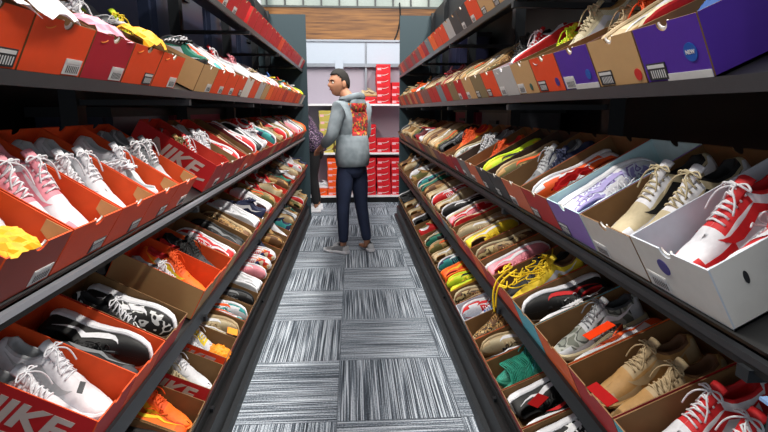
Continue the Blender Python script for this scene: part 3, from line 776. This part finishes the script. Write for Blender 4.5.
# ------------------------------------------------------------------ back display unit
YB=7.45
M_pan=mat('panel_mauve_grey',(150,143,156),.6,0,.04); M_wh=mat('shelf_white',(232,230,234),.45); M_al=mat('aluminium',(140,146,156),.35,.6); M_hd=mat('header_white',(168,178,192),.5,0,.03)
u=empty('display_shelving',(.2,YB+.2,0)); tag(u,'white-panelled shelving across the end of the aisle holding stacked shoeboxes','shelving')
def up(name,x0,x1,y0,y1,z0,z1,m):
    bm=bmesh.new(); box(bm,x0-.2,x1-.2,y0-YB-.2,y1-YB-.2,z0,z1); return obj(name,bm,m,u)
up('plinth',-1.0,1.3,YB+.02,YB+.4,0,.085,M_black)
ZB=(.10,.735,1.435)
for z in ZB: up('shelf_board',-1.0,1.3,YB,YB+.42,z-.015,z+.012,M_wh)
for x0,x1 in((-1.0,.205),(.225,1.3)):
    up('back_panel',x0,x1,YB+.42,YB+.44,.1,1.99,M_pan)
    up('header_panel',x0,x1,YB+.36,YB+.40,2.03,2.345,M_hd)
up('rail',-1.0,1.3,YB+.34,YB+.42,1.985,2.035,M_al); up('rail',-1.0,1.3,YB+.34,YB+.42,2.34,2.37,M_al)
up('post',.20,.23,YB+.36,YB+.44,0,2.37,M_al)
for x in(-1.0,1.27): up('post',x,x+.03,YB+.36,YB+.44,0,2.37,M_al)
M_rb=mat('card_bright_red',(206,20,34),.5); M_yb=mat('card_olive_yellow',(186,170,80),.6); M_ob=mat('card_vivid_orange',(236,84,20),.5)
CB={}
def closed_box(x,z,m,col,lab,grp,w=.2,h=.098,y=YB+.03):
    key=(m.name,w,h)
    if key not in CB:
        bm=bmesh.new(); box(bm,-w/2,w/2,0,.32,0,h*.72); a=obj('closed_shoebox',bm,m)
        bm=bmesh.new(); box(bm,-w/2-.002,w/2+.002,-.003,.323,h*.68,h); l=obj('lid',bm,m,a)
        bm=bmesh.new(); prism(bm,swoosh_pts(.1,.034),lambda p,q,d:(p*1.0+.02,-d,q+h*.5),.003,.0045)
        t=obj('tick_emblem',bm,M_lab,a)
        bm=bmesh.new(); box(bm,-w/2+.012,-w/2+.07,-.0012,0,h*.12,h*.45); t2=obj('size_label',bm,mat('label_pinkish',(226,170,180),.5),a)
        CB[key]=a; r=a
    else:
        src=CB[key]; r=src.copy(); C.objects.link(r)
        for ch in list(src.children):
            c=ch.copy(); C.objects.link(c); c.parent=r
    r.location=(x,y,z); r.rotation_euler=(0,0,random.uniform(-.03,.03)); tag(r,lab,'shoebox',grp)
TR=['bottom','second','third','fourth','fifth','sixth','seventh']
def stack(x,z0,n,m,col,coln,where,w=.2,h=.101):
    if n==5: n,h=6,.092
    for i in range(n):
        closed_box(x+random.uniform(-.006,.006),z0+.012+i*h,m,col,'closed %s shoebox, %s in the stack %s, %s'%(col,TR[i] if i<n-1 or n==1 else 'topmost',coln,where),'closed shoeboxes on the end shelving',w,h-.001)
stack(.46,1.435,5,M_rb,'red','second from the post','upper shelf'); stack(.675,1.435,3,M_rb,'red','third from the post','upper shelf'); stack(.255+.005,1.435,1,M_rb,'red','beside the post','upper shelf',.17)
stack(.26,.735,4,M_rb,'red','beside the post','middle shelf',.17); stack(.46,.735,2,M_rb,'red','second from the post','middle shelf'); stack(.675,.735,2,M_rb,'red','third from the post','middle shelf')
for x,c,n in((.25,'beside the post',5),(.46,'second from the post',5),(.675,'third from the post',5)): stack(x,.10,n,M_rb,'red',c,'lowest shelf',.18 if x<.3 else .2)
stack(-.16,.735,6,M_yb,'olive yellow','behind the man','middle shelf'); stack(-.375,.735,6,M_yb,'olive yellow','left of the man','middle shelf')
stack(-.27,.10,5,M_ob,'orange','left of the man\'s legs','lowest shelf',.2); stack(-.48,.10,1,M_ob,'orange','at the left end','lowest shelf',.2)
add_shoe(Matrix.Translation((-.57,YB+.10,.215)),'court','white','white sneaker standing on the lone orange closed shoebox','',group='loose sneakers on the end shelving') if False else None
add_shoe(Matrix.Translation((-.54,YB+.10,.215)),'court','white','white sneaker standing on the orange closed shoebox at the left end',group='loose sneakers on the end shelving')
add_shoe(Matrix.Translation((.14,YB+.10,1.553)),'court','beige','beige sneaker on the red closed shoebox beside the post, upper shelf',group='loose sneakers on the end shelving')
bm=bmesh.new(); box(bm,-.24,-.12,YB+.335,YB+.34,1.96,2.09); tag(obj('paper_notice',bm,M_hd),'small white paper notice on the rail above the man\'s head','notice')

# ------------------------------------------------------------------ people
def skin_mesh(V,Ed,root=0,sub=2):
    """V: list of (x,y,z,rx[,ry])"""
    me=bpy.data.meshes.new('sk'); me.from_pydata([v[:3] for v in V],Ed,[]); o=bpy.data.objects.new('sk',me); C.objects.link(o)
    md=o.modifiers.new('s','SKIN'); md.use_smooth_shade=True
    for i,v in enumerate(V):
        d=me.skin_vertices[0].data[i]; d.radius=(v[3],v[4] if len(v)>4 else v[3]); d.use_root=(i==root)
    s2=o.modifiers.new('b','SUBSURF'); s2.levels=sub; s2.render_levels=sub
    dg=bpy.context.evaluated_depsgraph_get(); out=bpy.data.meshes.new_from_object(o.evaluated_get(dg))
    bpy.data.objects.remove(o); return out
def join_meshes(lst):
    bm=bmesh.new()
    for me,M in lst:
        b2=bmesh.new(); b2.from_mesh(me); bmesh.ops.transform(b2,matrix=M,verts=b2.verts)
        t=bpy.data.meshes.new('t'); b2.to_mesh(t); b2.free(); bm.from_mesh(t)
    return bm
def chain(V,Ed,pts,frm=None):
    i0=len(V); V+=pts
    if frm is not None: Ed.append((frm,i0))
    for i in range(len(pts)-1): Ed.append((i0+i,i0+i+1))
    return i0+len(pts)-1
def loft(rings,n=28):
    bm=bmesh.new(); R_=[]
    for cx,cy,z,rx,ry in rings: R_.append([bm.verts.new((cx+rx*math.cos(2*PI*i/n),cy+ry*math.sin(2*PI*i/n)*(1 if math.sin(2*PI*i/n)>0 else 1.08),z)) for i in range(n)])
    for A,B in zip(R_,R_[1:]):
        for i in range(n): bm.faces.new((A[i],A[(i+1)%n],B[(i+1)%n],B[i]))
    bm.faces.new(R_[0]); bm.faces.new(R_[-1]); me=bpy.data.meshes.new('loft'); bm.to_mesh(me); bm.free(); return me
def head_mesh():
    """face toward +Y, centre at the skull's middle; chin at z=-.115, crown +.115"""
    bm=bmesh.new(); bmesh.ops.create_uvsphere(bm,u_segments=40,v_segments=28,radius=1)
    for v in bm.verts:
        x,y,z=v.co; f=max(0,y)
        X=x*.076; Y=y*(.096 if y>0 else .098); Z=z*.116
        if z<0: X*=1-.34*(-z)**1.6; Y=Y*(1-.12*(-z)) + (.012*(-z) if y>0 else .02*(-z))
        if y>.2 and z<-.1: Y+=.004
        g=lambda cx,cz,sx,sz: math.exp(-((x-cx)/sx)**2-((z-cz)/sz)**2)*(1 if y>0 else 0)
        Y+=.019*g(0,-.20,.15,.13)+.009*g(0,-.02,.11,.2)         # nose
        Y-=.011*g(.38,.02,.2,.13)+.011*g(-.38,.02,.2,.13)     # eye sockets
        Y+=.006*g(.36,.2,.3,.09)+.006*g(-.36,.2,.3,.09)       # brow
        Y+=.006*g(0,-.50,.22,.07)-.004*g(0,-.56,.2,.03)+.010*g(0,-.84,.25,.14)
        v.co=(X,Y,Z)
    for f in bm.faces: f.smooth=True
    # ears
    for s in(-1,1):
        b=bmesh.new(); bmesh.ops.create_uvsphere(b,u_segments=12,v_segments=8,radius=1)
        for v in b.verts: v.co=Vector((v.co.x*.010+s*(.078+max(0,-v.co.y)*.006),v.co.y*.020-.006,v.co.z*.033-.010))
        t=bpy.data.meshes.new('t'); b.to_mesh(t); b.free(); bm.from_mesh(t)
    me=bpy.data.meshes.new('head'); bm.to_mesh(me); bm.free(); return me
HEAD=head_mesh()
def hair_mesh(k=1.06,low=-.1):
    bm=bmesh.new(); bmesh.ops.create_uvsphere(bm,u_segments=36,v_segments=26,radius=1)
    dl=[]
    for v in bm.verts:
        x,y,z=v.co
        lim = .50 if y>.5 else (lerp(.02,.50,max(0,min(1,(y-.1)/.4))) if y>.1 else lerp(-.50,-.02,(y+1)/1.1))
        if z<lim: dl.append(v)
        v.co=Vector((x*.076*k,y*.099*k,z*.116*(k+(.06 if z>.3 else 0))))
    bmesh.ops.delete(bm,geom=dl,context='VERTS'); 
    for v in bm.verts: v.co+=v.co.normalized()*random.uniform(0,.0025)
    return bm
SK=mat('skin_tan',(164,116,90),.55,0,.08,0,20); HR=mat('hair_black',(20,16,15),.8,0,.3,.4,200)
def person(name,base,rz,J,label,top_m,leg_m,head_turn,head_tilt,body_m=SK,shoe_way='grey',hood=True,hands=True):
    """J: dict of joints in local coords (facing +Y, right=+X)"""
    r=empty(name,base,rz); tag(r,label,'person')
    pel,wai,che,uch,nb,nk,hd=[Vector(J[q]) for q in('pelvis','waist','chest','upchest','neckbase','neck','head')]
    def v(p,*rad): return (p[0],p[1],p[2])+rad
    def P(q): return Vector(J[q])
    def build(t,a,l,top=True,neck=True,arms=True,legs=True,hand=True,lowarm=1,bottom=None):
        V=[v(pel,t[0],t[0]*.8)]; Ed=[]
        e=None
        if bottom: chain(V,Ed,[v(bottom,t[0]*.98,t[0]*.78)],0)
        if top:
            e=chain(V,Ed,[v(wai,t[1],t[1]*.75),v(che,t[2],t[2]*.72),v(uch,t[3],t[3]*.7)],0)
            if neck: chain(V,Ed,[v(nb,.068,.066),v(nk,.056),v(lerp(nk,hd,.55),.054)],e)
            else: chain(V,Ed,[v(nb,.098,.09)],e)
            if arms:
                for sd in('l','r'):
                    s_,el,wr=P(sd+'sh'),P(sd+'el'),P(sd+'wr')
                    pts=[v(s_,a[0]),v(lerp(s_,el,.5),a[1]),v(el,a[2]),v(lerp(el,wr,.5),a[3]),v(lerp(el,wr,lowarm),a[4])]
                    w=chain(V,Ed,pts,e)
                    if hand:
                        d=(wr-el).normalized(); side_=d.cross(Vector((0,0,1))).normalized()*(1 if sd=='r' else -1); dn=side_.cross(d).normalized()
                        if dn.z>0: dn=-dn
                        palm=wr+d*.045; pi=chain(V,Ed,[v(palm,.030,.018)],w)
                        for f,(o_,ln) in enumerate(((-.026,.060),(-.009,.070),(.009,.066),(.025,.052))):
                            b0=palm+d*.035+side_*o_
                            chain(V,Ed,[v(b0,.0095),v(b0+d*ln*.5+dn*.008,.0085),v(b0+d*ln*.85+dn*.026,.0070)],pi)
                        b0=palm-side_*.032+d*.0
                        chain(V,Ed,[v(b0,.011),v(b0-side_*.014+d*.030+dn*.012,.0095),v(b0-side_*.014+d*.052+dn*.022,.008)],pi)
        if legs:
            for sd in('l','r'):
                hp,kn,an=P(sd+'hip'),P(sd+'kn'),P(sd+'an')
                pts=[v(hp,l[0]),v(lerp(hp,kn,.5),l[1]),v(kn,l[2]),v(lerp(kn,an,.4),l[3]),v(an,l[4])]
                w=chain(V,Ed,pts,0)
                if hand:
                    ft=Vector(J.get('toe'+sd,(an.x,an.y+.15,.035))); chain(V,Ed,[v(Vector((an.x,an.y+.015,.05)),.026),v(lerp(an,ft,.7)*1.0,.016)],w)
        return skin_mesh(V,Ed)
    bod=build((.105,.10,.125,.105),(.052,.044,.036,.034,.024),(.085,.07,.05,.048,.034))
    HM=Matrix.Translation(hd)@Euler(head_tilt).to_matrix().to_4x4()@Matrix.Rotation(head_turn,4,'Z')
    bm=join_meshes([(bod,Matrix()),(HEAD,HM)])
    for f in bm.faces: f.smooth=True
    body=obj('body',bm,body_m,r,True)
    # features on the face
    for s_ in(-1,1):
        b=bmesh.new(); bmesh.ops.create_uvsphere(b,u_segments=12,v_segments=8,radius=.0115,matrix=Matrix.Translation((s_*.029,.079,.003))); 
        for f in b.faces: f.material_index=0
        b2=bmesh.new(); bmesh.ops.create_uvsphere(b2,u_segments=10,v_segments=6,radius=.006,matrix=Matrix.Translation((s_*.029,.0865,.003)))
        for f in b2.faces: f.material_index=1
        t=bpy.data.meshes.new('t'); b2.to_mesh(t); b2.free(); b.from_mesh(t)
        for f in list(b.faces)[-60:]: f.material_index=1
        bmesh.ops.transform(b,matrix=HM,verts=b.verts); obj('eye',b,[mat('eye_white',(200,196,190),.3),mat('eye_dark',(22,14,10),.3)],r,True)
        b=bmesh.new(); tube(b,[Vector((s_*.012,.096,.020)),Vector((s_*.030,.094,.026)),Vector((s_*.048,.080,.019))],.0042,6); bmesh.ops.transform(b,matrix=HM,verts=b.verts); obj('eyebrow',b,HR,r)
    b=bmesh.new(); tube(b,[Vector((-.022,.089,-.060)),Vector((0,.097,-.058)),Vector((.022,.089,-.060))],.0045,6); bmesh.ops.transform(b,matrix=HM,verts=b.verts); obj('mouth',b,mat('lips',(120,66,56),.5),r,True)
    b=hair_mesh(); bmesh.ops.transform(b,matrix=HM,verts=b.verts); hh=obj('hair',b,HR,r,True); md=hh.modifiers.new('t','SOLIDIFY'); md.thickness=.006
    # clothes
    t=build((.140,.162,.178,.162),(.082,.066,.058,.054,.046),None,neck=False,legs=False,hand=False,lowarm=.93)
    hem=loft([(pel.x,pel.y-.01,pel.z-.055,.164,.122),(pel.x,pel.y-.01,pel.z-.05,.172,.130),(pel.x,pel.y-.01,pel.z+.0,.178,.138),(pel.x,pel.y-.01,pel.z+.02,.182,.142),(wai.x,wai.y,wai.z-.04,.178,.136),(wai.x,wai.y,wai.z+.04,.172,.132),(lerp(wai,che,.7).x,lerp(wai,che,.7).y,lerp(wai,che,.7).z,.150,.112)])
    b=bmesh.new(); b.from_mesh(t); b.from_mesh(hem); obj('hoodie' if hood else 'jacket',b,top_m,r,True)
    t=build((.090,0,0,0),None,(.084,.086,.066,.060,.046),top=False,hand=False)
    hip=loft([(pel.x,pel.y,pel.z-.16,.10,.08),(pel.x,pel.y,pel.z-.10,.150,.106),(pel.x,pel.y,pel.z-.03,.154,.110),(pel.x,pel.y,pel.z+.05,.118,.078)])
    b=bmesh.new(); b.from_mesh(t); b.from_mesh(hip)
    obj('jeans' if hood else 'trousers',b,leg_m,r,True)
    for sd in('l','r'):
        an=P(sd+'an'); a=J.get('yaw'+sd,0)
        M=Matrix.Translation((an.x,an.y-.055,.002))@Matrix.Rotation(PI/2+a,4,'Z')
        nm='left_shoe' if sd=='l' else 'right_shoe'
        e=bpy.data.objects.new(nm,SHOE['runner']['upper']); C.objects.link(e); e.parent=r; e.location=M.translation; e.rotation_euler=M.to_euler(); e.scale=(.98,.98,.9)
        uu=WAYS[shoe_way]
        for i in range(3): setm(e,i,cl(uu[i]))
        for q,ms in(('sole',uu[3:5]),('laces',(uu[6],)),('tongue',(uu[1],))):
            c=bpy.data.objects.new(q,SHOE['runner'][q]); C.objects.link(c); c.parent=e
            for i,mm in enumerate(ms): setm(c,i,cl(mm))
    if hood:
        b=bmesh.new()
        P_=[]
        for i in range(17):
            a=-PI*.5+2*PI*i/16
            x=.088*math.cos(a); y=-.004+.086*math.sin(a)
            back=max(0,-math.sin(a))
            P_.append(nb+Vector((x,y-.015*back,.004+.035*back)))
        tube(b,P_,.033,10,taper=lambda q:1.0)
        H=obj('hood',b,top_m,r,True)
        b=bmesh.new(); bmesh.ops.create_uvsphere(b,u_segments=20,v_segments=12,radius=1)
        for q in b.verts: q.co=nb+Vector((q.co.x*.11,q.co.y*.045-.085,q.co.z*.08-.03-abs(q.co.x)*.02))
        o=obj('hood_back',b,top_m,r,True)
    return r
def hoodie_mat():
    m=bpy.data.materials.new('hoodie_grey'); m.use_nodes=True; nt=m.node_tree; N=nt.nodes; L=nt.links
    b=N['Principled BSDF']; b.inputs['Roughness'].default_value=.9
    tc=N.new('ShaderNodeTexCoord'); n=N.new('ShaderNodeTexNoise'); n.inputs['Scale'].default_value=9; L.new(tc.outputs['Object'],n.inputs['Vector'])
    cr=N.new('ShaderNodeValToRGB'); e=cr.color_ramp.elements; e[0].position=.3; e[0].color=lin((84,94,101)); e[1].position=.7; e[1].color=lin((124,135,143)); L.new(n.outputs['Fac'],cr.inputs[0])
    vo=N.new('ShaderNodeTexVoronoi'); vo.inputs['Scale'].default_value=55; L.new(tc.outputs['Object'],vo.inputs['Vector'])
    sc=N.new('ShaderNodeSeparateColor'); L.new(vo.outputs['Color'],sc.inputs[0])
    c2=N.new('ShaderNodeValToRGB'); c2.color_ramp.interpolation='CONSTANT'; e=c2.color_ramp.elements; e[0].color=lin((120,26,30)); e[1].position=.45; e[1].color=lin((160,120,44))
    k=e.new(.65); k.color=lin((196,44,36)); k=e.new(.85); k.color=lin((60,66,50)); L.new(sc.outputs[0],c2.inputs[0])
    s=N.new('ShaderNodeSeparateXYZ'); L.new(tc.outputs['Object'],s.inputs[0])
    def ma(op,a,v):
        q=N.new('ShaderNodeMath'); q.operation=op
        for i,z in enumerate((a,v)):
            if hasattr(z,'links'): L.new(z,q.inputs[i])
            else: q.inputs[i].default_value=z
        return q.outputs[0]
    k=ma('MULTIPLY',ma('LESS_THAN',ma('ABSOLUTE',s.outputs[0],0),.105),ma('LESS_THAN',s.outputs[1],-.05))
    k=ma('MULTIPLY',k,ma('MULTIPLY',ma('GREATER_THAN',s.outputs[2],1.13),ma('LESS_THAN',s.outputs[2],1.42)))
    mx=N.new('ShaderNodeMix'); mx.data_type='RGBA'; L.new(k,mx.inputs[0]); L.new(cr.outputs[0],mx.inputs[6]); L.new(c2.outputs[0],mx.inputs[7]); L.new(mx.outputs[2],b.inputs['Base Color'])
    return m
M_jean=mat('denim_dark',(30,40,66),.8,0,.3,.2,14)
J=dict(pelvis=(0,0,.90),waist=(0,-.01,1.04),chest=(0,-.015,1.22),upchest=(0,-.02,1.36),neckbase=(0,-.005,1.445),neck=(-.03,.045,1.50),head=(-.055,.09,1.60),
 lsh=(-.165,-.01,1.38),lel=(-.235,.03,1.12),lwr=(-.215,.17,1.03),rsh=(.165,-.01,1.38),rel=(.235,.02,1.12),rwr=(.16,.24,1.04),
 lhip=(-.085,0,.86),lkn=(-.085,.04,.47),lan=(-.10,.03,.10),rhip=(.085,-.01,.86),rkn=(.095,-.03,.47),ran=(.10,-.10,.10),yawl=.1,yawr=-.55)
person('person',(-.01,4.78,0),R(48),J,'man in grey hoodie with red and yellow back print, looking over his left shoulder',hoodie_mat(),M_jean,R(72),(0,0,0),shoe_way='grey')
M_flo=pattern('floral_dark',[(24,18,30),(70,40,80),(30,26,40),(150,120,150),(22,20,26)],30,'noise')
J2=dict(pelvis=(0,0,.88),waist=(0,.03,1.01),chest=(0,.10,1.14),upchest=(0,.17,1.24),neckbase=(0,.22,1.31),neck=(0,.25,1.35),head=(0,.32,1.42),
 lsh=(-.15,.17,1.25),lel=(-.20,.16,1.0),lwr=(-.16,.38,.95),rsh=(.15,.17,1.25),rel=(.20,.16,1.0),rwr=(.16,.38,.95),
 lhip=(-.08,0,.84),lkn=(-.08,.04,.47),lan=(-.09,0,.10),rhip=(.08,0,.84),rkn=(.08,.04,.47),ran=(.09,-.02,.10))
person('person',(-.50,6.85,0),R(90),J2,'person in dark floral jacket and black trousers stooping at the left rack\'s far end',M_flo,mat('trousers_black',(16,16,20),.8),0,(-.3,0,0),shoe_way='white',hood=False)

# ------------------------------------------------------------------ light
w=bpy.data.worlds.new('world'); S.world=w; w.use_nodes=True
bg=w.node_tree.nodes['Background']; bg.inputs[0].default_value=(.88,.93,1,1); bg.inputs[1].default_value=.72
def area(x,y,z,sx,sy,e,col,rx=0,ry=0):
    l=bpy.data.lights.new('ceiling_lamp_or_fill','AREA'); l.shape='RECTANGLE'; l.size=sx; l.size_y=sy; l.energy=e; l.color=col
    o=bpy.data.objects.new('ceiling_lamp_or_fill',l); C.objects.link(o); o.location=(x,y,z); o.rotation_euler=(rx,ry,0)
area(.05,2.8,4.2,.2,6,150,(1,.96,.88))
area(-1.6,2.8,4.2,.2,6,330,(1,.95,.86))
area(1.6,2.8,4.2,.2,6,430,(1,.95,.86))
area(0,6.6,3.8,1.6,.5,25,(1,1,1),R(25))  # added fill that brightens the back of the aisle, no fixture there
S.view_settings.view_transform='Standard'; S.view_settings.look='None'; S.view_settings.exposure=-0.1; S.view_settings.gamma=1; S.view_settings.use_curve_mapping=False
print('shoes',nshoe,'objects',len(bpy.data.objects))
